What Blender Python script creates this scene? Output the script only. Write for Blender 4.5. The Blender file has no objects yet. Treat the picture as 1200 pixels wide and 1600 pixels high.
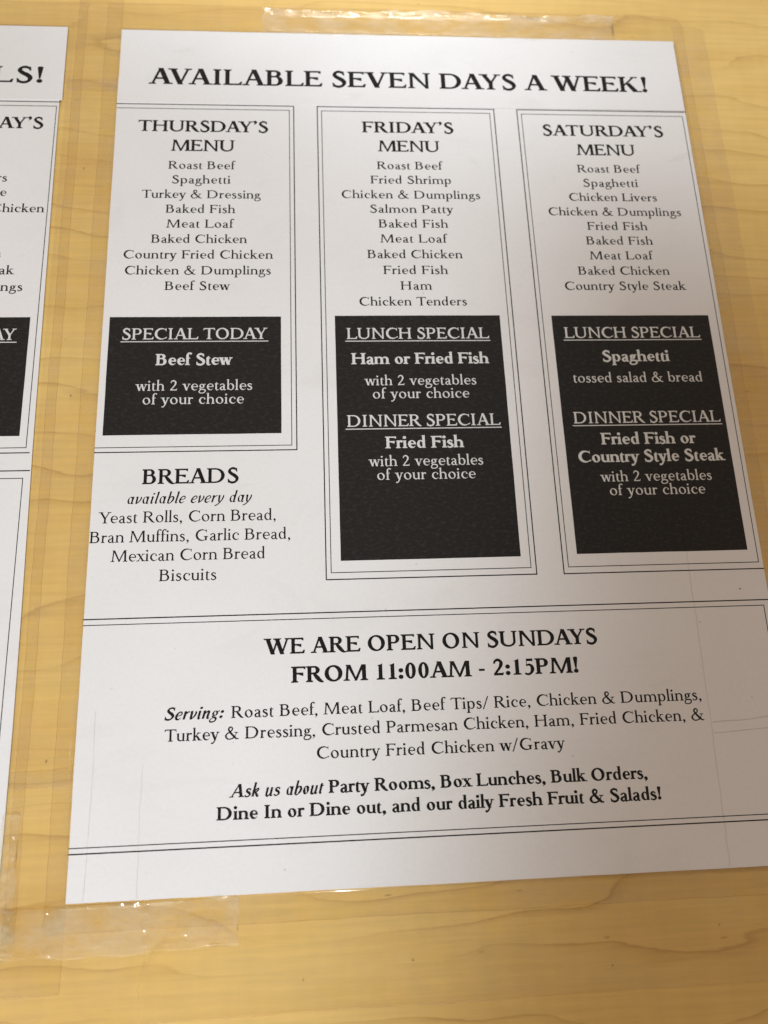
import bpy, bmesh, math, random
from mathutils import Vector, Matrix
from mathutils.geometry import delaunay_2d_cdt

random.seed(7)
MM = 0.001
scene = bpy.context.scene
col = scene.collection

# ---------------------------------------------------------------- camera
# origin: upper left corner of the main menu sheet; x to its right, y up the page
cam_d = bpy.data.cameras.new('camera')
cam = bpy.data.objects.new('camera', cam_d); col.objects.link(cam)
cam.matrix_world = Matrix(((0.99732302, 0.02081058, -0.07009782, 69.0 * MM),
                           (-0.03896015, 0.9624716, -0.26857127, -239.84 * MM),
                           (0.06187803, 0.27058334, 0.96070587, 223.0 * MM + .0005),
                           (0, 0, 0, 1)))
cam_d.sensor_fit = 'VERTICAL'; cam_d.sensor_height = 36.0; cam_d.sensor_width = 27.0
cam_d.lens = 27.457
cam_d.clip_start = .01; cam_d.clip_end = 20
cam_d.dof.use_dof = True
cam_d.dof.focus_distance = .228
cam_d.dof.aperture_fstop = 11.0
scene.camera = cam

# ---------------------------------------------------------------- light
scene.view_settings.view_transform = 'Standard'; scene.view_settings.look = 'None'
scene.view_settings.exposure = 0; scene.view_settings.gamma = 1
world = bpy.data.worlds.new('World'); scene.world = world; world.use_nodes = True
bg = world.node_tree.nodes['Background']
bg.inputs['Color'].default_value = (.342, .27, .21, 1); bg.inputs['Strength'].default_value = 1.0

def aim(o, loc, at):
    o.location = loc
    o.rotation_euler = (Vector(at) - Vector(loc)).to_track_quat('-Z', 'Y').to_euler()
# two added spots; their beam edges imitate a cast shadow at the right
for name, loc, at, size, blend, power in (('added_spot_left', (-1.1155, .8364, 1.1749), (.2207, .5545, 0), 39.06, .254, 146),
                                          ('added_spot_near', (.0576, -1.2788, .8474), (-.3692, .099, 0), 39.77, .264, 81)):
    sp = bpy.data.lights.new(name, 'SPOT'); spo = bpy.data.objects.new(name, sp); col.objects.link(spo)
    sp.energy = power; sp.color = (.815, .925, 1.0); sp.spot_size = math.radians(size); sp.spot_blend = blend; sp.shadow_soft_size = .04
    aim(spo, loc, at)
# the ceiling panel beyond the table, mirrored in the plastic
ar = bpy.data.lights.new('ceiling_panel', 'AREA'); aro = bpy.data.objects.new('ceiling_panel', ar); col.objects.link(aro)
ar.shape = 'RECTANGLE'; ar.size = .62; ar.size_y = .10; ar.energy = 10; ar.color = (1, .97, .92)
aim(aro, (.26, 1.75, 1.22), (.1, 0, 0))

# a small added lamp, unseen off left, to make the curled tape corners glint
a2 = bpy.data.lights.new('added_glint_lamp', 'AREA'); a2o = bpy.data.objects.new('added_glint_lamp', a2); col.objects.link(a2o)
a2.shape = 'SQUARE'; a2.size = .08; a2.energy = .6; a2.color = (1, .97, .92)
aim(a2o, (-1.0, -.25, 1.45), (0, -.25, 0))

# cycles: clear film needs a few transparent steps
scene.cycles.transparent_max_bounces = 24
scene.cycles.max_bounces = 8
scene.cycles.use_denoising = True

# ---------------------------------------------------------------- materials
def mat(name):
    m = bpy.data.materials.new(name); m.use_nodes = True
    nt = m.node_tree; nt.nodes.clear()
    return m, nt
class N:
    """tiny node helper"""
    def __init__(s, nt): s.nt = nt
    def __call__(s, t, props=None, **inp):
        n = s.nt.nodes.new(t)
        for k, v in (props or {}).items(): setattr(n, k, v)
        for k, v in inp.items():
            k = k.replace('_', ' ') if k.replace('_', ' ') in n.inputs else k
            if isinstance(k, str) and k[0] == 'i' and k[1:].isdigit(): k = int(k[1:])
            if isinstance(v, bpy.types.NodeSocket): s.nt.links.new(v, n.inputs[k])
            else: n.inputs[k].default_value = v
        return n
    def coords(s, scale=(1, 1, 1), rot=(0, 0, 0)):
        g = s('ShaderNodeNewGeometry')
        return s('ShaderNodeMapping', Vector=g.outputs['Position'], Scale=scale, Rotation=rot).outputs[0]
    def noise(s, vec, scale, detail=2, rough=.5, dist=0):
        return s('ShaderNodeTexNoise', Vector=vec, Scale=scale, Detail=detail, Roughness=rough, Distortion=dist).outputs['Fac']
    def ramp(s, fac, stops):
        r = s('ShaderNodeValToRGB', Fac=fac); e = r.color_ramp.elements
        while len(e) < len(stops): e.new(.5)
        for el, (p, c) in zip(e, stops):
            el.position = p; el.color = (*c, 1) if isinstance(c, tuple) else (c, c, c, 1)
        return r.outputs['Color']
    def mix(s, fac, a, b, mode='MIX'):
        n = s('ShaderNodeMix', {'data_type': 'RGBA', 'blend_type': mode})
        for i, v in ((0, fac), (6, a), (7, b)):
            if isinstance(v, bpy.types.NodeSocket): s.nt.links.new(v, n.inputs[i])
            else: n.inputs[i].default_value = (*v, 1) if isinstance(v, tuple) and len(v) == 3 else v
        return n.outputs[2]
    def math(s, op, a, b=0.0, c=0.0, clamp=False):
        n = s('ShaderNodeMath', {'operation': op, 'use_clamp': clamp})
        for i, v in ((0, a), (1, b), (2, c)):
            if isinstance(v, bpy.types.NodeSocket): s.nt.links.new(v, n.inputs[i])
            else: n.inputs[i].default_value = v
        return n.outputs[0]
    def out(s, sh): s('ShaderNodeOutputMaterial', Surface=sh)

def wood_material():
    m, nt = mat('maple_laminate'); n = N(nt)
    p = n.coords()
    # slow warp so that the figure runs in long waves along x
    warp = n.noise(n.coords((5, 14, 1)), 1.0, 3, .5)
    sep = n('ShaderNodeSeparateXYZ', Vector=p)
    v = n.math('ADD', n.math('MULTIPLY', sep.outputs['Y'], 78.0), n.math('MULTIPLY', warp, 7.5))
    v = n.math('ADD', v, n.math('MULTIPLY', sep.outputs['X'], -2.0))
    fine = n.noise(n.coords((60, 420, 1)), 1.0, 3, .6)
    v = n.math('ADD', v, n.math('MULTIPLY', fine, .22))
    fr = n.math('FRACT', v)
    # one soft-sided brown growth line per period: sharp on one side, fading on the other
    line = n.ramp(fr, [(0.0, 0.0), (.80, .05), (.93, .45), (.975, 1.0), (1.0, 0.0)])
    mask = n.ramp(n.noise(n.coords((9, 40, 1)), 1.0, 2, .5), [(.36, 0.0), (.58, 1.0)])
    line = n.math('MULTIPLY', line, mask)
    broad = n.noise(n.coords((7, 26, 1), (0, 0, .03)), 1.0, 4, .55, .4)
    base = n.ramp(broad, [(.25, (.670, .415, .135)), (.45, (.735, .480, .162)), (.62, (.775, .530, .190)), (.8, (.70, .440, .145))])
    streak = n.noise(n.coords((30, 700, 1)), 1.0, 3, .6)
    base = n.mix(.55, base, n.ramp(streak, [(.3, .84), (.7, 1.06)]), 'MULTIPLY')
    # cross figure of the maple, faint ripples running across the grain
    cross = n.noise(n.coords((230, 45, 1), (0, 0, .06)), 1.0, 2, .5)
    base = n.mix(.22, base, n.ramp(cross, [(.3, .86), (.7, 1.08)]), 'MULTIPLY')
    base = n.mix(n.math('MULTIPLY', line, .48), base, (.36, .17, .035))
    # short dark flecks
    fl = n.ramp(n.noise(n.coords((120, 520, 1), (0, 0, -.25)), 1.0, 2, .5), [(.735, 0.0), (.78, 1.0)])
    base = n.mix(n.math('MULTIPLY', fl, .5), base, (.30, .14, .04))
    bump = n('ShaderNodeBump', Strength=.12, Distance=.00015, Height=streak)
    rough = n.math('MULTIPLY_ADD', broad, .15, .38)
    b = n('ShaderNodeBsdfPrincipled', Base_Color=base, Roughness=rough, Normal=bump.outputs[0])
    b.inputs['Specular IOR Level'].default_value = .12
    n.out(b.outputs[0]); return m

def film_normal(n, k=1.0):
    a = n.noise(n.coords((26, 34, 1)), 1.0, 3, .55)
    return n('ShaderNodeBump', Strength=.35 * k, Distance=.0009, Height=a).outputs[0]

def sheet_material(name, color, kind):
    m, nt = mat(name); n = N(nt)
    if kind == 'paper':
        mott = n.noise(n.coords((18, 18, 1)), 1.0, 4, .6)
        fib = n.noise(n.coords((900, 900, 1)), 1.0, 2, .6)
        c = n.mix(1.0, color, n.ramp(mott, [(.3, (.955, .95, .94)), (.7, 1.0)]), 'MULTIPLY')
        c = n.mix(1.0, c, n.ramp(fib, [(.3, .975), (.7, 1.01)]), 'MULTIPLY')
        sm = n.ramp(n.noise(n.coords((60, 95, 1), (0, 0, .5)), 1.0, 3, .6, .6), [(.66, 0.0), (.74, 1.0)])
        c = n.mix(n.math('MULTIPLY', sm, .10), c, (.42, .38, .36))
        # grey smears worked into the plastic over the years
        s2 = n.ramp(n.noise(n.coords((22, 40, 1), (0, 0, -.35)), 1.0, 4, .62, .8), [(.56, 0.0), (.70, 1.0)])
        c = n.mix(n.math('MULTIPLY', s2, .085), c, (.42, .385, .36))
        sp_ = n.ramp(n.noise(n.coords((420, 420, 1)), 1.0, 1, .5), [(.80, 0.0), (.83, 1.0)])
        c = n.mix(n.math('MULTIPLY', sp_, .35), c, (.25, .22, .2))
    elif kind == 'solid':
        st = n.ramp(n.noise(n.coords((620, 1100, 1), (0, 0, .22)), 1.0, 3, .75), [(.50, 0.0), (.78, 1.0)])
        c = n.mix(n.math('MULTIPLY', st, .4), color, (.075, .068, .064))
    else:
        st = n.noise(n.coords((700, 700, 1)), 1.0, 3, .7)
        c = n.mix(n.math('MULTIPLY', n.ramp(st, [(.5, 0.0), (.8, 1.0)]), .12), color, (.12, .115, .11) if color[0] < .3 else (.45, .44, .43))
    b = n('ShaderNodeBsdfPrincipled', Base_Color=c, Roughness=.62)
    b.inputs['Specular IOR Level'].default_value = .12
    b.inputs['Coat Weight'].default_value = .36
    b.inputs['Coat Roughness'].default_value = .09
    nt.links.new(film_normal(n, .5), b.inputs['Coat Normal'])
    n.out(b.outputs[0]); return m

def film_material(name, haze, rough=.07, scuff=0.0, tint=(.99, .985, .965), milk=(.80, .74, .68)):
    m, nt = mat(name); n = N(nt)
    nor = film_normal(n, 1.0)
    sc_ = n.noise(n.coords((75, 120, 1), (0, 0, .4)), 1.0, 5, .68)
    hz = n.math('MULTIPLY', n.ramp(sc_, [(.36, .12), (.70, 1.0)]), haze)
    base = n('ShaderNodeMixShader', Fac=hz, i1=n('ShaderNodeBsdfTransparent', Color=(*tint, 1)).outputs[0],
             i2=n('ShaderNodeBsdfDiffuse', Color=(*milk, 1)).outputs[0]).outputs[0]
    r = n.math('ADD', n.math('MULTIPLY', n.ramp(sc_, [(.45, 0.0), (.7, 1.0)]), .22 * scuff), rough)
    gl = n('ShaderNodeBsdfGlossy', Color=(1, 1, 1, 1), Roughness=r, Normal=nor).outputs[0]
    fr = n('ShaderNodeFresnel', IOR=1.36, Normal=nor).outputs[0]
    # the film is thinner than its own refraction: only the outer face mirrors
    fr = n.math('MULTIPLY', fr, n.math('SUBTRACT', 1.0, n('ShaderNodeNewGeometry').outputs['Backfacing']))
    hz = n.math('MULTIPLY', hz, 1.0)
    s = n('ShaderNodeMixShader', Fac=fr, i1=base, i2=gl).outputs[0]
    n.out(s); return m

M = {'wood': wood_material(),
     'paper': sheet_material('white_paper', (.80, .772, .765), 'paper'),
     'ink': sheet_material('black_ink', (.006, .0055, .0055), 'ink'),
     'solid': sheet_material('solid_black_print', (.014, .0125, .012), 'solid'),
     'knockout': sheet_material('unprinted_lettering', (.68, .67, .65), 'ink'),
     'film': film_material('clear_film', .03, .06, .6),
     'tape': film_material('clear_tape', .06, .09, .8),
     'scuffed': film_material('scuffed_tape', .17, .08, .8, (1, .995, .98), (.90, .80, .60)),
     'sheen': film_material('painted_sheen_tape', .17, .22, 1.0, milk=(.90, .82, .66)),  # milky diffuse colour paints in the glossy wash above the heading
     'edge': film_material('tape_edge_dirt', .16, .2, .5, (.93, .88, .80)),
     'crease': film_material('film_crease', .018, .10, .4, (.90, .88, .86))}

def fleck_material():
    m, nt = mat('brown_speck'); n = N(nt)
    c = n.mix(n.noise(n.coords((900, 900, 1)), 1.0, 2, .5), (.10, .055, .03), (.22, .12, .06))
    b = n('ShaderNodeBsdfPrincipled', Base_Color=c, Roughness=.7); n.out(b.outputs[0]); return m
M['fleck'] = fleck_material()
# ---------------------------------------------------------------- lettering
# An old-style serif alphabet drawn as pen strokes, bowls and serifs (1000 units
# per em); overlapping pieces of a glyph are merged into one flat outline mesh.
CAP, XH, ASC, DSC = 655.0, 430.0, 705.0, -228.0

class Pen:
    def __init__(s, w, italic=False):
        s.k = 1 + .085 * w
        s.S = (68 + 54 * w) / s.k          # lower-case stem
        s.C = (74 + 60 * w) / s.k          # capital stem
        s.h = (32 + 16 * w)                # hairline
        s.sf = 31 + 15 * w                  # serif thickness
        s.it = italic
        s.q = []
    def poly(s, *p): s.q.append([(float(a), float(b)) for a, b in p])
    def rect(s, x0, y0, x1, y1): s.poly((x0, y0), (x1, y0), (x1, y1), (x0, y1))
    def strip(s, A, B):
        for i in range(len(A) - 1):      # as triangles: a quad may fold over in a tight bend
            s.poly(A[i], B[i], B[i + 1]); s.poly(A[i], B[i + 1], A[i + 1])
    def ring(s, o, i, t0=0, t1=360, tilt=0, n=None):
        n = n or max(6, int(abs(t1 - t0) / 13))
        A, B = [], []
        ct, st = math.cos(math.radians(tilt)), math.sin(math.radians(tilt))
        for k in range(n + 1):
            t = math.radians(t0 + (t1 - t0) * k / n)
            c, d = math.cos(t), math.sin(t)
            A.append((o[0] + o[2] * c, o[1] + o[3] * d))
            t -= math.radians(tilt)
            c, d = math.cos(t), math.sin(t)
            u, v = i[2] * c, i[3] * d
            B.append((i[0] + u * ct - v * st, i[1] + u * st + v * ct))
        s.strip(A, B)
    def disc(s, x, y, r, ry=None):
        ry = ry or r
        s.poly(*[(x + r * math.cos(a * math.pi / 6), y + ry * math.sin(a * math.pi / 6)) for a in range(12)])
    def path(s, P, sub=4):
        P = [(p[0], p[1], p[2]) for p in P]
        Q = [P[0]] + P + [P[-1]]
        pts = []
        for a in range(1, len(Q) - 2):
            p0, p1, p2, p3 = Q[a - 1:a + 3]
            for j in range(sub):
                t = j / sub
                pts.append(tuple(.5 * (2 * p1[m] + (p2[m] - p0[m]) * t + (2 * p0[m] - 5 * p1[m] + 4 * p2[m] - p3[m]) * t * t
                                       + (3 * p1[m] - p0[m] - 3 * p2[m] + p3[m]) * t ** 3) for m in range(3)))
        pts.append(P[-1])
        A, B = [], []
        for a, (x, y, w) in enumerate(pts):
            u = pts[max(a - 1, 0)]; v = pts[min(a + 1, len(pts) - 1)]
            dx, dy = v[0] - u[0], v[1] - u[1]
            L = math.hypot(dx, dy) or 1
            A.append((x - dy / L * w / 2, y + dx / L * w / 2)); B.append((x + dy / L * w / 2, y - dx / L * w / 2))
        s.strip(A, B)
    def diag(s, x0, y0, x1, y1, w):
        s.poly((x0 - w / 2, y0), (x0 + w / 2, y0), (x1 + w / 2, y1), (x1 - w / 2, y1))
    def serif(s, x, y, up, half, w, l=None, r=None):
        # foot (up=1) or head (up=-1) serif with brackets, centred on a stem of width w
        half *= 1.32
        l = half if l is None else l; r = half if r is None else r
        t, b = s.sf * .95 * up, (s.sf * .95 + 38) * up
        s.poly((x - w / 2 - l, y), (x + w / 2 + r, y), (x + w / 2 + r, y + t), (x - w / 2 - l, y + t))
        if l > 5: s.poly((x - w / 2 - l * .75, y + t), (x - w / 2 + 2, y + t), (x - w / 2 + 2, y + b), (x - w / 2 - l * .22, y + t * 1.35))
        if r > 5: s.poly((x + w / 2 + r * .75, y + t), (x + w / 2 - 2, y + t), (x + w / 2 - 2, y + b), (x + w / 2 + r * .22, y + t * 1.35))
    def stem(s, x, y0, y1, w, foot=1, head=1, half=44):
        s.rect(x - w / 2, y0, x + w / 2, y1)
        if foot: s.serif(x, y0, 1, half, w)
        if head: s.serif(x, y1, -1, half, w)
    def flag(s, x, y):     # slanted head serif of a lower-case stem
        w = s.S
        s.poly((x - w / 2, y - 60), (x - w / 2 + 2, y - 60), (x + w / 2, y - 4), (x + w / 2, y + 9), (x - w / 2 - 52, y - 26), (x - w / 2 - 52, y - 38), (x - w / 2, y - 46))
    def lstem(s, x, y0, y1, foot=1, half=38):
        s.rect(x - s.S / 2, y0, x + s.S / 2, y1 - 3); s.flag(x, y1)
        if foot: s.serif(x, y0, 1, half, s.S)
    def arch(s, xl, xr, top=None, ry=165):
        top = (top or XH + 8)
        S, h = s.S, s.h
        R = xr + S / 2; cx = (xl + R) / 2; cy = top - ry
        l2 = xl + h * .8; r2 = xr - S / 2
        s.ring((cx, cy, (R - xl) / 2, ry), ((l2 + r2) / 2, cy, (r2 - l2) / 2, ry - max(S * .62, h * 1.5)), 0, 165)
        return cy
    def bowl(s, cx, rx, tilt=12, cy=None, ry=None, w=None):
        cy = XH / 2 if cy is None else cy; ry = ry or XH / 2 + 9
        w = w or s.S * 1.06
        s.ring((cx, cy, rx, ry), (cx, cy, rx - w, ry - s.h * 1.05), 0, 360, tilt)
    def armv(s, x, y, up, ln=95, w=None):   # vertical wedge serif at the end of an arm
        w = w or s.h
        s.poly((x - w * .35, y), (x + w * .65, y), (x + w * .65 + 6 * 0, y + up * ln), (x + w * .2, y + up * ln), (x - w * 1.9, y))

def glyph(ch, w=0.0, italic=False):
    p = Pen(w, italic)
    S, C, h, sf = p.S, p.C, p.h, p.sf
    X, H = XH, CAP
    hc = h * 1.38
    ht = h * 1.6
    adv = 500
    if italic and ch in 'aeilnruvydbtkog':
        # cursive forms (sheared afterwards): thin entry and exit strokes, no slab feet
        def iin(x, y): p.path([(x - 62, y - 62, h * .8), (x - 30, y - 18, h), (x + 2, y - 2, S * .55), (x, y - 40, S * .9)], 3)
        def out(x): p.path([(x, 90, S), (x + 4, 36, S * .85), (x + 34, 4, h * 1.5), (x + 66, 22, h), (x + 88, 58, h * .7)], 3)
        if ch == 'a':
            p.bowl(165, 142, 10, w=S * .86); p.rect(268 - S / 2, 70, 268 + S / 2, X); out(268); adv = 385
        elif ch == 'd':
            p.bowl(165, 142, 10, w=S * .86); p.rect(268 - S / 2, 70, 268 + S / 2, ASC); p.path([(268, ASC - 20, S), (230, ASC - 10, h), (205, ASC - 26, h * .7)]); out(268); adv = 395
        elif ch == 'g':
            p.bowl(175, 132, 12, 270, 145, w=S * .8); p.path([(270, 370, h), (320, 385, S * .6), (355, 398, S * .7)])
            p.path([(130, 150, h), (85, 110, S * .6), (140, 70, S * .7), (250, 30, S * .85), (285, -60, S * .75), (220, -160, ht), (100, -190, ht), (20, -130, S * .6), (40, -40, h), (130, 30, h)]); adv = 370
        elif ch == 'b':
            p.rect(80 - S / 2, 40, 80 + S / 2, ASC); p.path([(80, ASC - 20, S), (46, ASC - 10, h), (20, ASC - 26, h * .7)])
            p.path([(80, 260, h), (150, 370, ht), (235, 405, S * .7), (300, 320, S), (290, 160, S * 1.05), (210, 20, S * .6), (120, -2, ht), (70, 60, S * .8)]); adv = 370
        elif ch == 'e':
            p.path([(80, 190, h), (200, 215, h * 1.1), (275, 290, S * .6), (255, 375, S * .6), (180, 408, ht), (90, 330, S * .8), (50, 190, S), (75, 60, S * .95), (160, 4, ht * 1.1), (240, 40, h), (285, 95, h * .7)]); adv = 325
        elif ch in 'il':
            t = X if ch == 'i' else ASC
            p.rect(90 - S / 2, 70, 90 + S / 2, t - 20); iin(90, t); out(90)
            if ch == 'i': p.disc(105, 590, S * .62)
            adv = 205
        elif ch == 'n':
            p.rect(85 - S / 2, 0, 85 + S / 2, X - 20); iin(85, X)
            p.path([(90, 200, h), (150, 330, ht), (225, 400, S * .7), (285, 370, S), (280, 260, S), (280, 80, S)]); out(280); adv = 395
        elif ch == 'r':
            p.rect(85 - S / 2, 0, 85 + S / 2, X - 20); iin(85, X)
            p.path([(90, 230, h), (150, 345, ht), (215, 400, S * .6), (265, 385, S * .8)]); adv = 285
        elif ch == 'u':
            p.rect(85 - S / 2, 120, 85 + S / 2, X - 20); iin(85, X)
            p.path([(85, 150, S), (95, 40, S * .9), (160, 2, ht * 1.2), (230, 60, h * 1.3), (280, 180, h)]); p.rect(285 - S / 2, 70, 285 + S / 2, X); out(285); adv = 400
        elif ch == 'v':
            iin(70, X); p.path([(70, X - 30, S), (85, 220, S), (100, 30, S * .9), (120, -4, h)]); p.path([(110, 0, h), (210, 110, ht), (270, 260, S * .8), (265, 370, S * .75), (235, 412, h)]); adv = 330
        elif ch == 'y':
            iin(70, X); p.path([(70, X - 30, S), (85, 220, S), (120, 60, S * .9), (150, 10, S * .6)]); p.path([(270, X, S * .6), (275, 280, S * .85), (225, 80, S * .7), (130, -90, ht), (30, -185, ht), (-35, -180, S * .6)]); adv = 335
        elif ch == 't':
            p.rect(95 - S / 2, 70, 95 + S / 2, 520); p.rect(25, X - h, 205, X); out(95); adv = 225
        elif ch == 'k':
            p.rect(80 - S / 2, 0, 80 + S / 2, ASC); p.path([(80, ASC - 20, S), (46, ASC - 10, h), (20, ASC - 26, h * .7)])
            p.path([(90, 190, h), (170, 340, ht), (255, 405, S * .6), (285, 340, S * .7), (210, 240, ht), (110, 210, h)]); p.path([(160, 225, S * .6), (240, 110, S), (285, 20, S * .8), (335, 10, h), (365, 55, h * .7)]); adv = 375
        elif ch == 'o': p.bowl(180, 145, 16); adv = 360
    elif ch in 'nmh':
        xs = [98, 98 + 258 + S * .2] if ch != 'm' else [98, 350 + S * .2, 602 + S * .4]
        p.lstem(xs[0], 0, ASC if ch == 'h' else X)
        for a, b in zip(xs, xs[1:]):
            cy = p.arch(a, b); p.stem(b, 0, cy, S, 1, 0, 36)
        adv = xs[-1] + 98
    elif ch == 'u':
        p.lstem(92, 130, X, 0); p.lstem(355, 0, X, 0)
        p.poly((355, 0), (355 + S / 2 + 40, 0), (355 + S / 2 + 40, sf * .75), (355, sf * 1.2))
        L = 92 - S / 2; R = 355; r2 = R - h * .8; l2 = 92 + S / 2
        p.ring(((L + R) / 2, 155, (R - L) / 2, 164), ((l2 + r2) / 2, 155, (r2 - l2) / 2, 164 - max(S * .62, ht)), 180, 350); adv = 452
    elif ch == 'o': p.bowl(237, 202); adv = 474
    elif ch == 'c':
        rx, cx = 195, 232; l2 = cx - rx + S * 1.05; r2 = cx + rx - h * .6
        p.ring((cx, X / 2, rx, X / 2 + 9), ((l2 + r2) / 2 + 4, X / 2 + 5, (r2 - l2) / 2, X / 2 + 7 - h * 1.15), 48, 322, 6)
        p.disc(345, 325, S * .5, S * .55); adv = 405
    elif ch == 'e':
        rx, cx = 188, 225; l2 = cx - rx + S * 1.05
        r1 = cx + rx - S * .78; r2 = cx + rx - h * .5; m = X / 2 + 16
        p.ring((cx, m, rx, X + 9 - m), ((l2 + r1) / 2, m, (r1 - l2) / 2, X + 9 - m - h * 1.1), 0, 180)
        p.ring((cx, m, rx, m + 9), ((l2 + r2) / 2 + 6, m, (r2 - l2) / 2 + 6, m + 9 - S * .6), 180, 325)
        p.rect(cx - rx + S * .6, m - h * .62, cx + rx - 2, m + h * .62); adv = 430
    elif ch == 'a':
        p.path([(78, 318, S * .95), (100, 372, S * .6), (170, 404, h * 1.3), (235, 392, S * .6), (272, 330, S * .95), (275, 270, S)])
        p.rect(275 - S / 2, 80, 275 + S / 2, 300)
        p.path([(275, 105, S), (282, 42, S * .85), (315, 10, ht), (355, 20, h), (378, 42, h * .7)])
        p.path([(278, 248, h), (215, 226, ht), (118, 188, S * .75), (76, 110, S), (105, 40, S * .8), (160, 16, ht), (225, 38, h * 1.1), (278, 90, h)]); adv = 392
    elif ch in 'bdpq':
        xs = 98 if ch in 'bp' else 352
        cx = 238 if ch in 'bp' else 214
        w2 = S * 1.05
        if ch in 'bp':
            L, R = xs - S * .1, cx + 198; l2, r2 = xs + S * .42, R - w2
        else:
            L, R = cx - 184, xs + S * .1; l2, r2 = L + w2, xs - S * .42
        cy, ry = X / 2 + (4 if ch == 'p' else 0), X / 2 + 9
        p.ring(((L + R) / 2, cy, (R - L) / 2, ry), ((l2 + r2) / 2, cy, (r2 - l2) / 2, ry - h * 1.15), 0, 360, 8)
        if ch == 'b': p.lstem(xs, 30, ASC, 0)
        if ch == 'd':
            p.lstem(xs, 0, ASC, 0); p.poly((xs, 0), (xs + S / 2 + 42, 12), (xs + S / 2 + 42, 26), (xs, 40))
        if ch == 'p': p.lstem(xs, DSC, X, 1)
        adv = 474 if ch in 'bp' else 462
    elif ch == 'f':
        p.stem(110, 0, 560, S, 1, 0, 42)
        p.path([(110, 520, S), (116, 610, S * .9), (165, 688, S * .6), (225, 702, h * 1.4), (262, 672, S * .75)]); p.disc(262, 668, S * .48)
        p.rect(38, X - h, 235, X); adv = 270
    elif ch == 't':
        p.rect(108 - S / 2, 90, 108 + S / 2, X); p.poly((108 + S / 2, 530), (108 + S / 2, X - 10), (35, X - h), (35, X - h + 12), (80, X + 30))
        p.rect(60, X - h, 235, X)
        p.path([(108, 120, S), (116, 48, S * .9), (160, 6, ht), (215, 20, h), (245, 45, h * .7)]); adv = 262
    elif ch in 'il':
        p.lstem(96, 0, X if ch == 'i' else ASC)
        if ch == 'i': p.disc(92, 590, S * .62 + 4)
        adv = 205
    elif ch == 'k':
        p.lstem(98, 0, ASC); p.diag(120, 170, 315, X, ht); p.serif(318, X, -1, 50, ht)
        p.diag(205, 255, 372, 0, S * 1.25); p.serif(380, 0, 1, 42, S * 1.2); adv = 448
    elif ch == 'r':
        p.lstem(98, 0, X); p.path([(110, 275, h), (160, 355, ht), (215, 398, S * .62), (262, 385, S * .85)]); p.disc(264, 372, S * .5); adv = 312
    elif ch == 's':
        p.path([(252, 318, h), (228, 375, h * 1.3), (158, 402, ht), (88, 372, S * .72), (76, 305, S * .92), (140, 243, S * 1.05), (222, 190, S * 1.08), (262, 112, S * .92), (228, 38, S * .66), (150, 8, ht), (74, 34, h * 1.3), (48, 100, h)])
        p.poly((262, 300), (270, 410), (256, 412), (240, 370)); p.poly((38, 112), (34, 0), (48, 0), (64, 36)); adv = 325
    elif ch == 'g':
        p.bowl(190, 142, 8, 278, 140); p.path([(290, 362, h), (330, 392, S * .5), (392, 392, S * .55)])
        p.path([(125, 165, h), (74, 118, S * .55), (118, 70, S * .78), (235, 55, S * .8), (352, 22, S * .9), (378, -60, S * .72), (320, -150, ht), (190, -190, h * 1.4), (70, -160, ht), (34, -85, S * .66), (72, -15, ht), (140, 45, h)]); adv = 415
    elif ch in 'vwxy':
        t, n = S * 1.2, h * 1.15
        if ch == 'v':
            p.diag(70, X, 218, 0, t); p.diag(200, 0, 352, X, n); p.serif(70, X, -1, 40, t); p.serif(352, X, -1, 40, n); p.poly((150, 60), (240, 60), (225, -8), (205, -8)); adv = 415
        elif ch == 'w':
            for a in (0, 242):
                p.diag(70 + a, X, 200 + a, 0, t); p.diag(188 + a, 0, 312 + a, X, n); p.poly((140 + a, 50), (222 + a, 50), (208 + a, -8), (188 + a, -8))
            p.serif(70, X, -1, 40, t); p.serif(312, X, -1, 34, t * .6); p.serif(554, X, -1, 40, n); adv = 615
        elif ch == 'x':
            p.diag(82, X, 345, 0, t); p.diag(70, 0, 330, X, n)
            p.serif(82, X, -1, 36, t); p.serif(345, 0, 1, 36, t); p.serif(70, 0, 1, 42, n); p.serif(330, X, -1, 42, n); adv = 420
        else:
            p.diag(70, X, 222, 0, t); p.path([(352, X, n), (222, 30, h * 1.5), (160, -110, h * 1.6), (105, -185, S * .55), (58, -180, S * .8)]); p.disc(56, -176, S * .5)
            p.serif(70, X, -1, 40, t); p.serif(352, X, -1, 40, n); adv = 415
    # ------------------------------------------------ capitals
    elif ch in 'HIN':
        if ch == 'I': p.stem(160, 0, H, C); adv = 320
        elif ch == 'H':
            p.stem(130, 0, H, C); p.stem(590, 0, H, C); p.rect(130, H * .5, 590, H * .5 + hc); adv = 720
        else:
            p.rect(140 - hc * .7, 0, 140 + hc * .7, H - 20); p.rect(620 - hc * .7, 0, 620 + hc * .7, H); p.serif(140, 0, 1, 55, hc); p.serif(620, H, -1, 60, hc)
            p.poly((75, H), (140 + C * .62, H), (620 + hc * .7, -10), (620 - hc * .7, -10), (620 - C * .5, 30), (105, H - sf)); p.rect(55, H - sf * .8, 140, H); adv = 740
    elif ch in 'EFL':
        p.stem(125, 0, H, C)
        if ch in 'EF':
            p.rect(125, H - hc, 470, H); p.armv(470, H, -1, 118, hc)
            p.rect(125, H * .5, 395, H * .5 + hc); p.armv(392, H * .5 + hc, -1, 85, hc); p.armv(392, H * .5, 1, -60, hc)
        if ch in 'EL':
            e = 505 if ch == 'E' else 510
            p.rect(125, 0, e, hc); p.poly((e - 50, hc - 2), (e - 4, hc - 2), (e - 4, 0), (e + hc * .5, 0), (e + hc * .9, 150), (e + hc * .2, 150), (e - 20, hc + 32))
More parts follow.
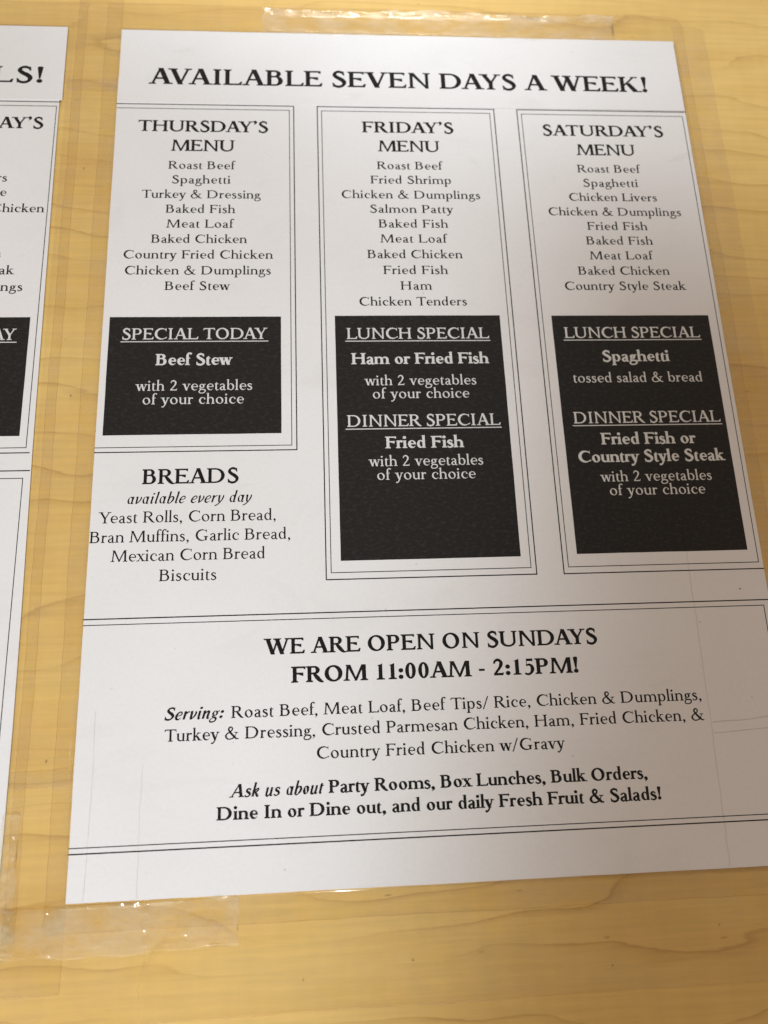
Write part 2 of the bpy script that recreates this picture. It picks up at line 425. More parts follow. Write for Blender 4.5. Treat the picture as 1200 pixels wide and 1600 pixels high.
        adv = 555 if ch == 'E' else (520 if ch == 'F' else 545)
    elif ch == 'T':
        p.stem(310, 0, H, C, 1, 0, 52); p.rect(40, H - hc, 580, H)
        for m in (1, -1):
            x = 310 + m * 270
            p.poly((x, H + 8), (x + m * hc * .55, H - 130), (x + m * hc * .0, H - 130), (x - m * 50, H - hc), (x - m * 50, H - 2))
        adv = 620
    elif ch in 'DPRB':
        p.stem(125, 0, H, C)
        def lobe(x0, xr, y0, y1, wd):
            cy, ry = (y0 + y1) / 2, (y1 - y0) / 2
            p.rect(125, y1 - hc, x0, y1); p.rect(125, y0, x0, y0 + hc)
            p.ring((x0, cy, xr - x0, ry), (x0 - 2, cy, xr - x0 - wd, ry - hc), -90, 90)
        if ch == 'D': lobe(330, 690, 0, H, C * 1.1); adv = 740
        elif ch == 'P': lobe(300, 505, 285, H, C * 1.05); adv = 545
        elif ch == 'R':
            lobe(300, 505, 315, H, C * 1.05)
            p.path([(290, 345, C * .7), (395, 200, C * 1.1), (500, 70, C * 1.0), (580, 15, C * .62), (640, 8, hc * .7)]); adv = 625
        else:
            lobe(285, 475, 350, H, C * .98); lobe(310, 535, 0, 350 + hc, C * 1.1); adv = 580
    elif ch in 'OQ':
        p.ring((370, H / 2, 330, H / 2 + 12), (370, H / 2, 330 - C * 1.12, H / 2 + 12 - hc * 1.05), 0, 360, 9, 36); adv = 740
    elif ch in 'CG':
        cx, rx = 365, 325; l2 = cx - rx + C * 1.12; r2 = cx + rx - hc * .4
        p.ring((cx, H / 2, rx, H / 2 + 12), ((l2 + r2) / 2 + 6, H / 2, (r2 - l2) / 2, H / 2 + 12 - hc * 1.15), 44, 318 if ch == 'C' else 308, 5, 26)
        x = cx + rx * .72
        p.poly((x + 6, H - 180), (x + 22, H - 180), (x + 16, H + 8), (x + 2, H + 8), (x - 45, H - 75))
        if ch == 'C':
            p.path([(x - 20, 70, h * 1.4), (x + 20, 102, h), (x + 52, 142, h * .7)]); adv = 660
        else:
            p.rect(x - C + 25, 25, x + 25, 265); p.serif(x + 25 - C / 2, 265, -1, 52, C); adv = 725
    elif ch == 'S':
        p.path([(395, 505, h), (365, 590, hc * 1.2), (262, 640, hc * 1.5), (150, 600, C * .72), (118, 500, C * .98), (190, 405, C * 1.05), (320, 315, C * 1.15), (408, 200, C * 1.05), (370, 70, C * .74), (250, 10, hc * 1.5), (120, 50, hc * 1.3), (72, 160, h)])
        p.poly((396, 470), (412, 470), (406, 662), (390, 662), (350, 605)); p.poly((56, 190), (72, 190), (110, 45), (78, -8), (62, -8)); adv = 485
    elif ch == 'U':
        p.stem(125, 190, H, C, 0, 1); p.rect(600 - hc * .7, 210, 600 + hc * .7, H); p.serif(600, H, -1, 58, hc)
        L, R = 125 - C / 2, 600 + hc * .7; l2, r2 = 125 + C / 2, 600 - hc * .7
        p.ring(((L + R) / 2, 215, (R - L) / 2, 227), ((l2 + r2) / 2, 215, (r2 - l2) / 2, 227 - C * .6), 180, 360); adv = 715
    elif ch == 'A':
        t, n = C * 1.2, hc * 1.1
        p.diag(95, 0, 325, H + 12, n); p.diag(560, 0, 330, H + 12, t); p.serif(95, 0, 1, 55, n); p.serif(562, 0, 1, 48, t); p.rect(170, 205, 500, 205 + hc); adv = 655
    elif ch == 'V':
        t, n = C * 1.22, hc * 1.1
        p.diag(98, H, 340, -8, t); p.diag(322, -8, 560, H, n); p.serif(98, H, -1, 50, t); p.serif(560, H, -1, 55, n); adv = 655
    elif ch == 'W':
        t, n = C * 1.2, hc * 1.1
        p.diag(95, H, 300, -8, t); p.diag(284, -8, 490, H, n); p.diag(440, H, 650, -8, t); p.diag(634, -8, 845, H, n)
        p.serif(95, H, -1, 50, t); p.serif(455, H, -1, 50, t); p.serif(845, H, -1, 52, n); adv = 935
    elif ch == 'Y':
        t, n = C * 1.2, hc * 1.1
        p.diag(88, H, 312, 265, t); p.diag(315, 270, 525, H, n); p.stem(308, 0, 290, C, 1, 0, 52); p.serif(88, H, -1, 48, t); p.serif(525, H, -1, 55, n); adv = 605
    elif ch == 'X':
        p.diag(105, H, 540, 0, C * 1.2); p.diag(95, 0, 530, H, hc * 1.1); adv = 640
    elif ch == 'K':
        p.stem(125, 0, H, C); p.diag(165, 270, 520, H, hc * 1.2); p.serif(520, H, -1, 60, hc)
        p.poly((235, 350), (235 + C * 1.0, 400), (640, 0), (640 - C * 1.5, 0)); p.serif(590, 0, 1, 48, C * 1.3); adv = 680
    elif ch == 'M':
        n = hc * 1.2
        p.diag(92, 0, 135, H, n); p.serif(92, 0, 1, 55, n); p.poly((70, H), (135 + C * .7, H), (455, 60), (428, -8), (405, -8), (120, H - sf)); p.rect(60, H - sf * .8, 150, H)
        p.diag(415, 0, 692, H, n * 1.1); p.poly((680, H), (790, H), (790, H - sf * .8), (690, H - sf * .8))
        p.diag(735, 0, 700 + C * .18, H, C * 1.05); p.serif(735, 0, 1, 50, C * 1.05); adv = 850
    # ------------------------------------------------ figures and signs
    elif ch == '0': p.ring((240, H / 2, 198, H / 2 + 8), (240, H / 2, 198 - C * .98, H / 2 + 8 - hc), 0, 360, 0, 28); adv = 480
    elif ch == '1':
        p.stem(235, 0, H - 40, C, 1, 0, 62); p.poly((235 - C / 2, H - 90), (235 + C / 2, H - 60), (235 + C / 2, H + 10), (110, H - 85), (110, H - 100)); adv = 440
    elif ch == '2':
        p.path([(82, 490, C * .55), (110, 590, C * .6), (215, 642, hc * 1.6), (318, 585, C * .8), (340, 470, C), (280, 320, C * .75), (170, 170, ht), (70, 40, hc)])
        p.rect(50, 0, 400, C * .72); p.poly((385, C * .72 - 5), (400, 0), (430, 130), (412, 130)); adv = 480
    elif ch == '5':
        p.rect(150, H - C * .75, 395, H); p.poly((135, 350), (150, H), (180, H), (162, 360))
        p.path([(145, 360, h), (230, 405, ht), (335, 350, C * .8), (370, 210, C), (310, 60, C * .7), (190, 8, ht), (80, 50, C * .55)]); adv = 470
    elif ch == '&':
        p.path([(700, 30, hc), (620, 12, C * .6), (520, 90, C), (380, 250, C * 1.05), (255, 420, C * .95), (205, 540, C * .8), (245, 635, hc * 1.5), (330, 650, hc * 1.3), (392, 570, C * .62), (350, 460, ht), (230, 370, ht), (110, 280, C * .7), (70, 160, C * .95), (140, 35, C * .7), (270, 5, ht), (430, 60, ht), (540, 200, h), (585, 350, h)])
        p.serif(588, 375, -1, 60, h); adv = 730
    elif ch in '.:':
        r = S * .68 + 4; p.disc(100, r - 6, r)
        if ch == ':': p.disc(100, 350, r)
        adv = 215
    elif ch in ",'":
        y = 30 if ch == ',' else H - 30
        r = S * .66 + 2
        p.disc(100, y, r); p.path([(100 + r * .40, y + 6, r * 1.15), (104 + r * .5, y - 60, r * .9), (88, y - 120, r * .55), (52, y - 170, h * .5)]); adv = 215 if ch == ',' else 200
    elif ch == '!':
        r = C * .6 + 4; p.disc(120, r - 8, r); p.poly((120 - h * .45, 170), (120 + h * .45, 170), (120 + C * .62, H - 20), (120 + C * .3, H + 15), (120 - C * .3, H + 15), (120 - C * .62, H - 20)); adv = 260
    elif ch == '-': p.rect(45, 210, 265, 210 + C * .62); adv = 310
    elif ch == '/': p.diag(30, -60, 300, H + 30, h * 1.5); adv = 320
    elif ch == ' ': adv = 235
    k = p.k
    if ch in "ABCDEFGHIKLMNOPRSTUVWXY": adv += 14
    sh = .25 if italic else 0
    nx = 1.0 if italic else 1
    Q = [[((x + y * sh) * k * nx, y) for x, y in q] for q in p.q]
    return Q, adv * k * nx

_G = {}
def glyph_mesh(ch, w, italic):
    key = (ch, round(w, 2), italic)
    if key in _G: return _G[key]
    Q, adv = glyph(ch, w, italic)
    if not Q: _G[key] = ([], [], adv); return _G[key]
    V, F = [], []
    for q in Q:
        ar = sum(q[i - 1][0] * q[i][1] - q[i][0] * q[i - 1][1] for i in range(len(q)))
        if abs(ar) < 2: continue
        if ar < 0: q = q[::-1]
        b = len(V); V += [Vector((a / 100, c / 100)) for a, c in q]; F.append(list(range(b, b + len(q))))
    r = delaunay_2d_cdt(V, [], F, 0, 1e-4, True)
    vs = [(v.x * 100, v.y * 100) for v in r[0]]
    fs = []
    for f, src in zip(r[2], r[5]):
        if not src: continue
        a, b, c = (vs[i] for i in f[:3])
        if (b[0] - a[0]) * (c[1] - a[1]) - (b[1] - a[1]) * (c[0] - a[0]) < 0: f = f[::-1]
        fs.append(list(f))
    _G[key] = (vs, fs, adv); return _G[key]

KERN = {("'", 'S'): 15, ('A', 'V'): -95, ('V', 'A'): -95, ('A', 'Y'): -80, ('A', 'T'): -60, ('T', 'O'): -25, ('Y', "'"): 5, ('P', 'a'): -40, ('T', 'e'): -70, ('T', 'u'): -60,
        ('T', 'i'): -40, ('D', 'A'): -70, ('F', 'r'): -30, ('Y', 'e'): -70, ('f', 'f'): -25, ('f', 'i'): -15, ('L', 'A'): 20, ('W', 'E'): -15, ('R', 'O'): -10, ('K', '!'): 10, ('f', ','): -30, ('y', ','): -40, ('r', ','): -40, ('A', ' '): -20, ('S', 'Y'): -20, ('R', 'S'): -10, ('S', 'D'): -5, ('L', 'Y'): -60, ('A', "'"): -40, ('L', 'o'): -10, ('w', '/'): -10, ('/', 'G'): 20, ('T', 'H'): -10}

def text_geometry(txt, x0, x1, y, size, w=0.0, italic=False):
    """vertices (mm) and faces of one printed line, its ink running from x0 to x1 on baseline y"""
    px, pen = [], 0.0
    for i, ch in enumerate(txt):
        px.append(pen); pen += glyph_mesh(ch, w, italic)[2] + (KERN.get((ch, txt[i + 1]), 0) if i + 1 < len(txt) else 0)
    ext = [(px[i] + v[0]) for i, ch in enumerate(txt) for v in glyph_mesh(ch, w, italic)[0]]
    lo, hi = min(ext), max(ext)
    s = size / 1000.0
    k = (x1 - x0) / ((hi - lo) * s)
    # most of the fit is letter spacing, the rest glyph width
    kx = k ** .6
    n = max(len(txt) - 1, 1)
    tr = ((x1 - x0) / s - (hi - lo) * kx) / n
    V, F = [], []
    for i, ch in enumerate(txt):
        vs, fs, _ = glyph_mesh(ch, w, italic)
        b = len(V)
        V += [(x0 + s * ((px[i] + v[0] - lo) * kx + tr * i), y + s * v[1]) for v in vs]
        F += [[b + a for a in f] for f in fs]
    return V, F, k
# ---------------------------------------------------------------- builders
def mesh_obj(name, V, F, m, parent=None, smooth=False):
    me = bpy.data.meshes.new(name); me.from_pydata(V, [], F); me.materials.append(m)
    if smooth:
        me.shade_smooth()
    me.update()
    o = bpy.data.objects.new(name, me); col.objects.link(o)
    if parent: o.parent = parent
    return o
def tag(o, label, cat=None, group=None, kind=None):
    o['label'] = label
    if cat: o['category'] = cat
    if group: o['group'] = group
    if kind: o['kind'] = kind
    return o

def slab(name, outline, z0, z1, m, parent=None):
    """a flat piece with the given outline (mm), from z0 to z1 (mm)"""
    n = len(outline)
    V = [(x * MM, y * MM, z1 * MM) for x, y in outline] + [(x * MM, y * MM, z0 * MM) for x, y in outline]
    F = [list(range(n)), list(range(2 * n - 1, n - 1, -1))]
    for i in range(n): F.append([i, n + i, n + (i + 1) % n, (i + 1) % n])
    ar = sum(outline[i - 1][0] * outline[i][1] - outline[i][0] * outline[i - 1][1] for i in range(n))
    if ar < 0: F = [f[::-1] for f in F]
    return mesh_obj(name, V, F, m, parent)

def rough_outline(x0, y0, x1, y1, amp=.05, step=9):
    """rectangle whose cut edges wander by a few hundredths of a millimetre"""
    P = []
    def side(a, b, c, d):
        k = max(2, int(math.hypot(c - a, d - b) / step))
        for i in range(k):
            t = i / k
            j = 0 if i == 0 else amp
            P.append((a + (c - a) * t + random.uniform(-j, j), b + (d - b) * t + random.uniform(-j, j)))
    side(x0, y0, x0, y1); side(x0, y1, x1, y1); side(x1, y1, x1, y0); side(x1, y0, x0, y0)
    return P

INK = .012                                     # height of the print above the paper, mm
def band(name, x0, y0, x1, y1, z, m, parent):  # printed rule
    return mesh_obj(name, [(x0 * MM, y0 * MM, z * MM), (x1 * MM, y0 * MM, z * MM), (x1 * MM, y1 * MM, z * MM), (x0 * MM, y1 * MM, z * MM)], [[0, 1, 2, 3]], m, parent)

def border(name, x0, top, x1, bot, w, z, parent, sides='tbrl', grey=None):
    """one printed frame line, mitred where its sides meet"""
    V, F = [], []
    def q(a, b, c, d):
        a, c = min(a, c), max(a, c); b, d = min(b, d), max(b, d)
        i = len(V); V.extend([(a * MM, b * MM, z * MM), (c * MM, b * MM, z * MM), (c * MM, d * MM, z * MM), (a * MM, d * MM, z * MM)]); F.append([i, i + 1, i + 2, i + 3])
    h = w / 2
    if 't' in sides: q(x0 - h, top - h, x1 + h, top + h)
    if 'b' in sides: q(x0 - h, bot - h, x1 + h, bot + h)
    if 'l' in sides: q(x0 - h, (top - h) if 't' in sides else top, x0 + h, (bot + h) if 'b' in sides else bot)
    if 'r' in sides: q(x1 - h, (top - h) if 't' in sides else top, x1 + h, (bot + h) if 'b' in sides else bot)
    return mesh_obj(name, V, F, M['ink'], parent)

def lettering(name, txt, x0, x1, y, size, w, z, parent, italic=False, m='ink'):
    V, F, k = text_geometry(txt, x0, x1, y, size, w, italic)
    o = mesh_obj(name, [(a * MM, b * MM, z * MM) for a, b in V], F, M[m], parent)
    o['label'] = ('white' if m == 'knockout' else 'black') + ' lettering reading "' + txt + '"'
    return o

# ---------------------------------------------------------------- the table
tt = slab('tabletop', [(-420, -560), (560, -560), (560, 330), (-420, 330)], -25, 0, M['wood'])
tag(tt, 'light maple wood laminate tabletop under the menu sheets', kind='structure')
bv = tt.modifiers.new('bevel', 'BEVEL'); bv.width = .003; bv.segments = 2

# ---------------------------------------------------------------- the menu sheets
def root(name, label, cat, group=None):
    e = bpy.data.objects.new(name, None); col.objects.link(e); e.empty_display_size = .02
    return tag(e, label, cat, group)

ZR, ZL = .5, .8           # top of the right and of the left sheet, mm
sheet = root('menu_sheet', 'white laminated menu sheet headed AVAILABLE SEVEN DAYS A WEEK', 'menu', 'laminated menu sheets on the table')
slab('page', rough_outline(0, -279.4, 199, -20), ZR - .3, ZR, M['paper'], sheet)
strip = slab('heading_strip', rough_outline(.1, -31.0, 198.9, 0), ZR + .002, ZR + .14, M['paper'], sheet)
ZS = ZR + .14 + INK
ZP = ZR + INK
# white part of the strip's cut edge and the rule printed just beneath it
DAY, ITEM = 6.9, 4.72
BW = 1.0   # weight of bold headings
L = lettering
L('title_lettering', 'AVAILABLE SEVEN DAYS A WEEK!', 10.2, 186.3, -23.1, 10.2, 1.15, ZS, strip)

def frames(prefix_parent, x0, x1, xi0, xi1, t, b, ti, bi, so='tbrl', si='tbrl', z=ZP, wo=.34, wi=.24):
    border('border_frame', x0, t, x1, b, wo, z, prefix_parent, so)
    border('border_frame', xi0, ti, xi1, bi, wi, z, prefix_parent, si)
frames(sheet, 0, 59.7, 0, 58.2, -31.45, -157.4, -33.2, -155.9, 'tbr', 'tbr')
frames(sheet, 67.8, 129.6, 69.25, 128.05, -31.45, -197.45, -33.2, -195.45)
frames(sheet, 137.8, 198.85, 139.3, 197.65, -31.45, -197.55, -33.3, -195.55, 'tbl')
frames(sheet, 0, 198.7, 0, 196.95, -206.95, -267.75, -208.6, -266.3, 'tb', 'tbr')

# Thursday
def items(rows, z=ZP, parent=sheet, size=ITEM, w=.62, name='menu_item'):
    for t, a, b, y in rows: L(name, t, a, b, y, size, w, z, parent)
L('day_heading', "THURSDAY'S", 7.4, 51.0, -42.55, DAY, 1.12, ZP, sheet); L('day_heading', 'MENU', 18.6, 39.8, -50.35, DAY, 1.12, ZP, sheet)
items([('Roast Beef', 18.0, 40.2, -57.5), ('Spaghetti', 19.5, 38.6, -63.15), ('Turkey & Dressing', 9.8, 48.6, -68.85), ('Baked Fish', 17.7, 40.3, -74.5),
       ('Meat Loaf', 18.1, 40.0, -80.1), ('Baked Chicken', 13.5, 44.2, -85.8), ('Country Fried Chicken', 5.1, 52.6, -91.6), ('Chicken & Dumplings', 5.8, 51.9, -97.4), ('Beef Stew', 18.4, 39.0, -103.0)])
# Friday
L('day_heading', "FRIDAY'S", 83.0, 114.8, -41.9, DAY, 1.12, ZP, sheet); L('day_heading', 'MENU', 88.2, 109.5, -49.65, DAY, 1.12, ZP, sheet)
items([('Roast Beef', 87.6, 110.2, -56.8), ('Fried Shrimp', 85.2, 112.6, -62.55), ('Chicken & Dumplings', 75.4, 122.2, -68.4), ('Salmon Patty', 84.8, 112.7, -74.0),
       ('Baked Fish', 87.3, 110.6, -79.7), ('Meat Loaf', 87.6, 110.1, -85.4), ('Baked Chicken', 83.2, 114.7, -91.3), ('Fried Fish', 88.2, 109.5, -97.2), ('Ham', 93.6, 103.9, -102.95), ('Chicken Tenders', 80.1, 114.9, -108.7)])
# Saturday
L('day_heading', "SATURDAY'S", 146.4, 189.6, -42.2, DAY, 1.12, ZP, sheet); L('day_heading', 'MENU', 157.4, 178.4, -50.2, DAY, 1.12, ZP, sheet)
items([('Roast Beef', 156.9, 179.4, -57.3), ('Spaghetti', 158.5, 177.7, -63.1), ('Chicken Livers', 152.9, 183.6, -68.8), ('Chicken & Dumplings', 145.2, 191.3, -74.6),
       ('Fried Fish', 157.9, 178.8, -80.25), ('Baked Fish', 156.9, 179.9, -85.9), ('Meat Loaf', 157.4, 179.3, -91.6), ('Baked Chicken', 152.9, 184.1, -97.4), ('Country Style Steak', 147.9, 189.0, -103.1)])

def panel(x0, x1, t, b, rows, parent, label, z=ZP):
    p = slab('special_panel', rough_outline(x0, b, x1, t, .03, 6), z - INK + .001, z, M['solid'], parent)
    p['label'] = label
    for kind, txt, a, c, y in rows:
        size, w = {'h': (5.85, .55), 'b': (5.8, 1.3), 'r': (5.05, .3)}[kind]
        o = L('panel_lettering', txt, a, c, y, size, w, z + INK, p, m='knockout')
        if kind == 'h': band('underline', a - .5, y - .92, c + .3, y - .62, z + INK, M['knockout'], p)
    return p
panel(2.0, 55.1, -112.5, -152.0, [('h', 'SPECIAL TODAY', 6.2, 50.8, -120.3), ('b', 'Beef Stew', 16.6, 40.1, -129.1), ('r', 'with 2 vegetables', 10.9, 46.2, -137.6), ('r', 'of your choice', 13.3, 43.7, -142.1)], sheet, 'black box with the Thursday special')
panel(72.1, 125.3, -112.3, -192.0, [('h', 'LUNCH SPECIAL', 75.7, 121.3, -120.5), ('b', 'Ham or Fried Fish', 76.9, 120.6, -129.25), ('r', 'with 2 vegetables', 80.8, 116.0, -136.5), ('r', 'of your choice', 83.3, 113.5, -140.95),
       ('h', 'DINNER SPECIAL', 75.05, 122.6, -150.25), ('b', 'Fried Fish', 86.5, 110.7, -157.4), ('r', 'with 2 vegetables', 81.2, 116.2, -163.1), ('r', 'of your choice', 83.7, 113.6, -167.45)], sheet, 'tall black box with the Friday specials')
panel(142.25, 194.85, -112.5, -191.7, [('h', 'LUNCH SPECIAL', 145.9, 191.0, -120.55), ('b', 'Spaghetti', 157.6, 179.6, -128.95), ('r', 'tossed salad & bread', 147.2, 189.4, -136.2),
       ('h', 'DINNER SPECIAL', 145.8, 193.2, -150.1), ('b', 'Fried Fish or', 153.7, 184.1, -157.2), ('b', 'Country Style Steak', 146.0, 192.7, -163.0), ('r', 'with 2 vegetables', 152.1, 187.3, -169.3), ('r', 'of your choice', 154.6, 184.6, -173.7)], sheet, 'tall black box with the Saturday specials')

# breads
L('section_heading', 'BREADS', 14.2, 42.4, -167.5, 7.1, 1.05, ZP, sheet)
L('section_lettering', 'available every day', 10.3, 46.4, -173.45, 5.0, .5, ZP, sheet, italic=True)
items([('Yeast Rolls, Corn Bread,', 2.3, 53.3, -179.2), ('Bran Muffins, Garlic Bread,', .12, 57.5, -185.0), ('Mexican Corn Bread', 6.4, 50.2, -190.65), ('Biscuits', 20.2, 36.4, -196.6)], size=5.15, w=.4, name='section_lettering')
# Sundays
L('notice_heading', 'WE ARE OPEN ON SUNDAYS', 49.85, 145.5, -218.25, 6.75, 1.25, ZP, sheet)
L('notice_heading', 'FROM 11:00AM - 2:15PM!', 57.5, 139.1, -226.25, 6.75, 1.45, ZP, sheet)
L('notice_lettering', 'Serving:', 23.1, 39.2, -235.0, 4.95, .95, ZP, sheet, italic=True)
L('notice_lettering', 'Roast Beef, Meat Loaf, Beef Tips/ Rice, Chicken & Dumplings,', 41.1, 173.9, -235.1, 4.85, .62, ZP, sheet)
L('notice_lettering', 'Turkey & Dressing, Crusted Parmesan Chicken, Ham, Fried Chicken, &', 23.3, 173.9, -240.65, 4.85, .62, ZP, sheet)
L('notice_lettering', 'Country Fried Chicken w/Gravy', 64.3, 133.1, -246.7, 4.85, .62, ZP, sheet)
L('notice_lettering', 'Ask us about', 40.8, 66.1, -255.6, 5.0, .95, ZP, sheet, italic=True)
L('notice_lettering', 'Party Rooms, Box Lunches, Bulk Orders,', 67.3, 155.4, -255.6, 5.1, 1.45, ZP, sheet)
L('notice_lettering', 'Dine In or Dine out, and our daily Fresh Fruit & Salads!', 37.6, 158.6, -261.2, 5.1, 1.45, ZP, sheet)

# the sheet cut off by the left side of the picture
left = root('menu_sheet', 'white laminated menu sheet at the left, only the ends of its Wednesday lines in view', 'menu', 'laminated menu sheets on the table')
slab('page', [(-217, -279.4)] + [(-17.0, -279.4), (-16.75, -262), (-16.75, -236), (-17.0, -208.5), (-17.75, -163), (-17.9, -155.7), (-18.3, -109), (-18.95, -40), (-19.0, -20)] + [(-217, -20)], ZL - .3, ZL, M['paper'], left)
strip2 = slab('heading_strip', [(-217, .3), (-217, -30.7), (-100, -30.75), (-18.05, -30.7), (-18.15, -15), (-18.2, .3), (-100, .25)], ZL + .002, ZL + .15, M['paper'], left)
ZL1 = ZL + INK
L('title_lettering', 'SPECIALS!', -85.5, -25.1, -23.8, 10.2, 1.15, ZL + .15 + INK, strip2)
frames(left, -79.3, -18.75, -78, -19.75, -31.45, -157.2, -33.2, -155.6, 'tbl', 'tbrl', ZL1)
frames(left, -217, -18.2, -217, -19.9, -162.75, -267.6, -165.1, -266.3, 't', 'tbr', ZL1)
L('day_heading', "WEDNESDAY'S", -75.2, -23.5, -42.35, DAY, 1.12, ZL1, left); L('day_heading', 'MENU', -59.7, -38.6, -50.2, DAY, 1.12, ZL1, left)
items([('Chicken Livers', -64.2, -33.4, -63.25), ('Beef Tips/ Rice', -65.0, -33.1, -68.8), ('Crusted Parmesan Chicken', -75.5, -20.7, -74.85),
       ('Baked Chicken', -64.3, -32.8, -91.2), ('Country Style Steak', -69.9, -28.1, -97.55), ('Chicken & Dumplings', -72.9, -25.2, -103.45)], ZL1, left)
panel(-75.5, -21.95, -112.6, -151.9, [('h', 'SPECIAL TODAY', -70.5, -25.7, -120.4)], left, 'black box with the Wednesday special', ZL1)

# ---------------------------------------------------------------- plastic film and tape
def smooth(t):
    t = max(0.0, min(1.0, t)); return t * t * (3 - 2 * t)
def drape(x, y):
    """height (mm) of a film lying over the two sheets"""
    def rect(x0, x1, y0, y1, z, r=1.3):
        d = max(x0 - x, x - x1, y0 - y, y - y1)
        if y0 - y > 0 and x > 0: r = .5 + 1.5 * (1 - smooth((x - 22) / 14))   # pressed down tight under the sheet, loose at its corner
        return z * (1 - smooth(d / r)) if d > 0 else z
    return max(rect(0, 199, -279.4, 0, ZR + .02, 1.6), rect(-217, -17.5, -279.4, 0, ZL + .02, 1.6), .03)
def lines(a, b, step, fine=(), fstep=.25, reach=2.0):
    s = set()
    k = int(math.ceil((b - a) / step))
    for i in range(k + 1): s.add(round(a + (b - a) * i / k, 3))
    for c in fine:
        n = int(reach / fstep)
        for i in range(-n, n + 1):
            v = round(c + i * fstep, 3)
            if a < v < b: s.add(v)
    return sorted(s)
bumps = []
def film(name, x0, x1, y0, y1, lift, m, hole=None, relief=None, step=1.6, wob=.12, parent=None, tilt=0.0, edge=True, corner=0.0, fine_x=(), fine_y=()):
    """a clear film draped over the sheets; the grid is refined where it bends; hole: rectangle left open"""
    xs = lines(x0, x1, step, [0, 199, -17.5] + list(fine_x)); ys = lines(y0, y1, step, [0, -279.4] + list(fine_y))
    if hole:
        for v in hole[:2]: xs = sorted(set(xs) | {v})
        for v in hole[2:]: ys = sorted(set(ys) | {v})
    ph = random.uniform(0, 9)
    V, idx, F = [], {}, []
    for j, y in enumerate(ys):
        for i, x in enumerate(xs):
            X, Y = x, y
            # uneven cut edges
            ex = wob * (math.sin(y * .11 + ph) + .5 * math.sin(y * .47 + 2 * ph))
            ey = wob * (math.sin(x * .09 + ph) + .5 * math.sin(x * .43 + ph))
            if i in (0, len(xs) - 1): X += ex
            if j in (0, len(ys) - 1): Y += ey
            if corner:                          # rounded upper right corner
                cx, cy = x1 - corner, y1 - corner
                if X > cx and Y > cy:
                    d = max(X - cx, Y - cy); r = math.hypot(X - cx, Y - cy)
                    if r > 0: X, Y = cx + (X - cx) * d / r, cy + (Y - cy) * d / r
            Y += tilt * (x - x0)
            z = drape(X, Y) + lift + (relief(X, Y) if relief else 0)
            idx[i, j] = len(V); V.append((X * MM, Y * MM, z * MM))
    for j in range(len(ys) - 1):
        for i in range(len(xs) - 1):
            xm, ym = (xs[i] + xs[i + 1]) / 2, (ys[j] + ys[j + 1]) / 2
            if hole and hole[0] < xm < hole[1] and hole[2] < ym < hole[3]: continue
            F.append([idx[i, j], idx[i + 1, j], idx[i + 1, j + 1], idx[i, j + 1]])
    used = sorted({v for f in F for v in f}); rm = {v: k for k, v in enumerate(used)}
    F = [[rm[v] for v in f] for f in F]; W_ = [V[v] for v in used]
    o = mesh_obj(name, W_, F, m, parent, smooth=True)
    sd = o.modifiers.new('thickness', 'SOLIDIFY'); sd.thickness = .05 * MM; sd.offset = 1; sd.use_rim = False
    if edge:
        # the raised, dusty rim round the film
        per = [idx[i, 0] for i in range(len(xs))] + [idx[len(xs) - 1, j] for j in range(1, len(ys))] + [idx[i, len(ys) - 1] for i in range(len(xs) - 2, -1, -1)] + [idx[0, j] for j in range(len(ys) - 2, 0, -1)]
        ribbon(name_edge(name), [V[k] for k in per], .2, M['edge'], o, closed=True, h=.02)
    return o
def name_edge(n): return 'edge'
def ribbon(name, P, w, m, parent=None, closed=False, h=.09):
    """a slim ridge of triangular section along the points P (metres)"""
    V, F = [], []
    n = len(P)
    for k, p in enumerate(P):
        a = P[(k - 1) % n] if closed or k else P[k]; b = P[(k + 1) % n] if closed or k < n - 1 else P[k]
        dx, dy = b[0] - a[0], b[1] - a[1]; L_ = math.hypot(dx, dy) or 1
        nx, ny = -dy / L_ * w * MM / 2, dx / L_ * w * MM / 2
        q = .75 + .5 * random.random()
        z = p[2] + .012 * MM
        V += [(p[0] + nx * q, p[1] + ny * q, z), (p[0], p[1], z + h * MM), (p[0] - nx * q, p[1] - ny * q, z)]
    for k in range(n if closed else n - 1):
        a, b = 3 * k, 3 * ((k + 1) % n)
        F += [[a, b, b + 1, a + 1], [a + 1, b + 1, b + 2, a + 2]]
    return mesh_obj(name, V, F, m, parent, smooth=True)

def bump(x, y, cx, cy, rx, ry, h):
    d = ((x - cx) / rx) ** 2 + ((y - cy) / ry) ** 2
    return h * math.exp(-d) if d < 9 else 0
def ridge(x, y, x0, y0, x1, y1, w, h):
    L2 = (x1 - x0) ** 2 + (y1 - y0) ** 2
    t = max(0, min(1, ((x - x0) * (x1 - x0) + (y - y0) * (y1 - y0)) / L2))
    d = math.hypot(x - x0 - t * (x1 - x0), y - y0 - t * (y1 - y0)) / w
    return h * math.exp(-d * d) * math.sin(math.pi * min(1, max(.0, t * .96 + .02))) ** .5 if d < 3 else 0

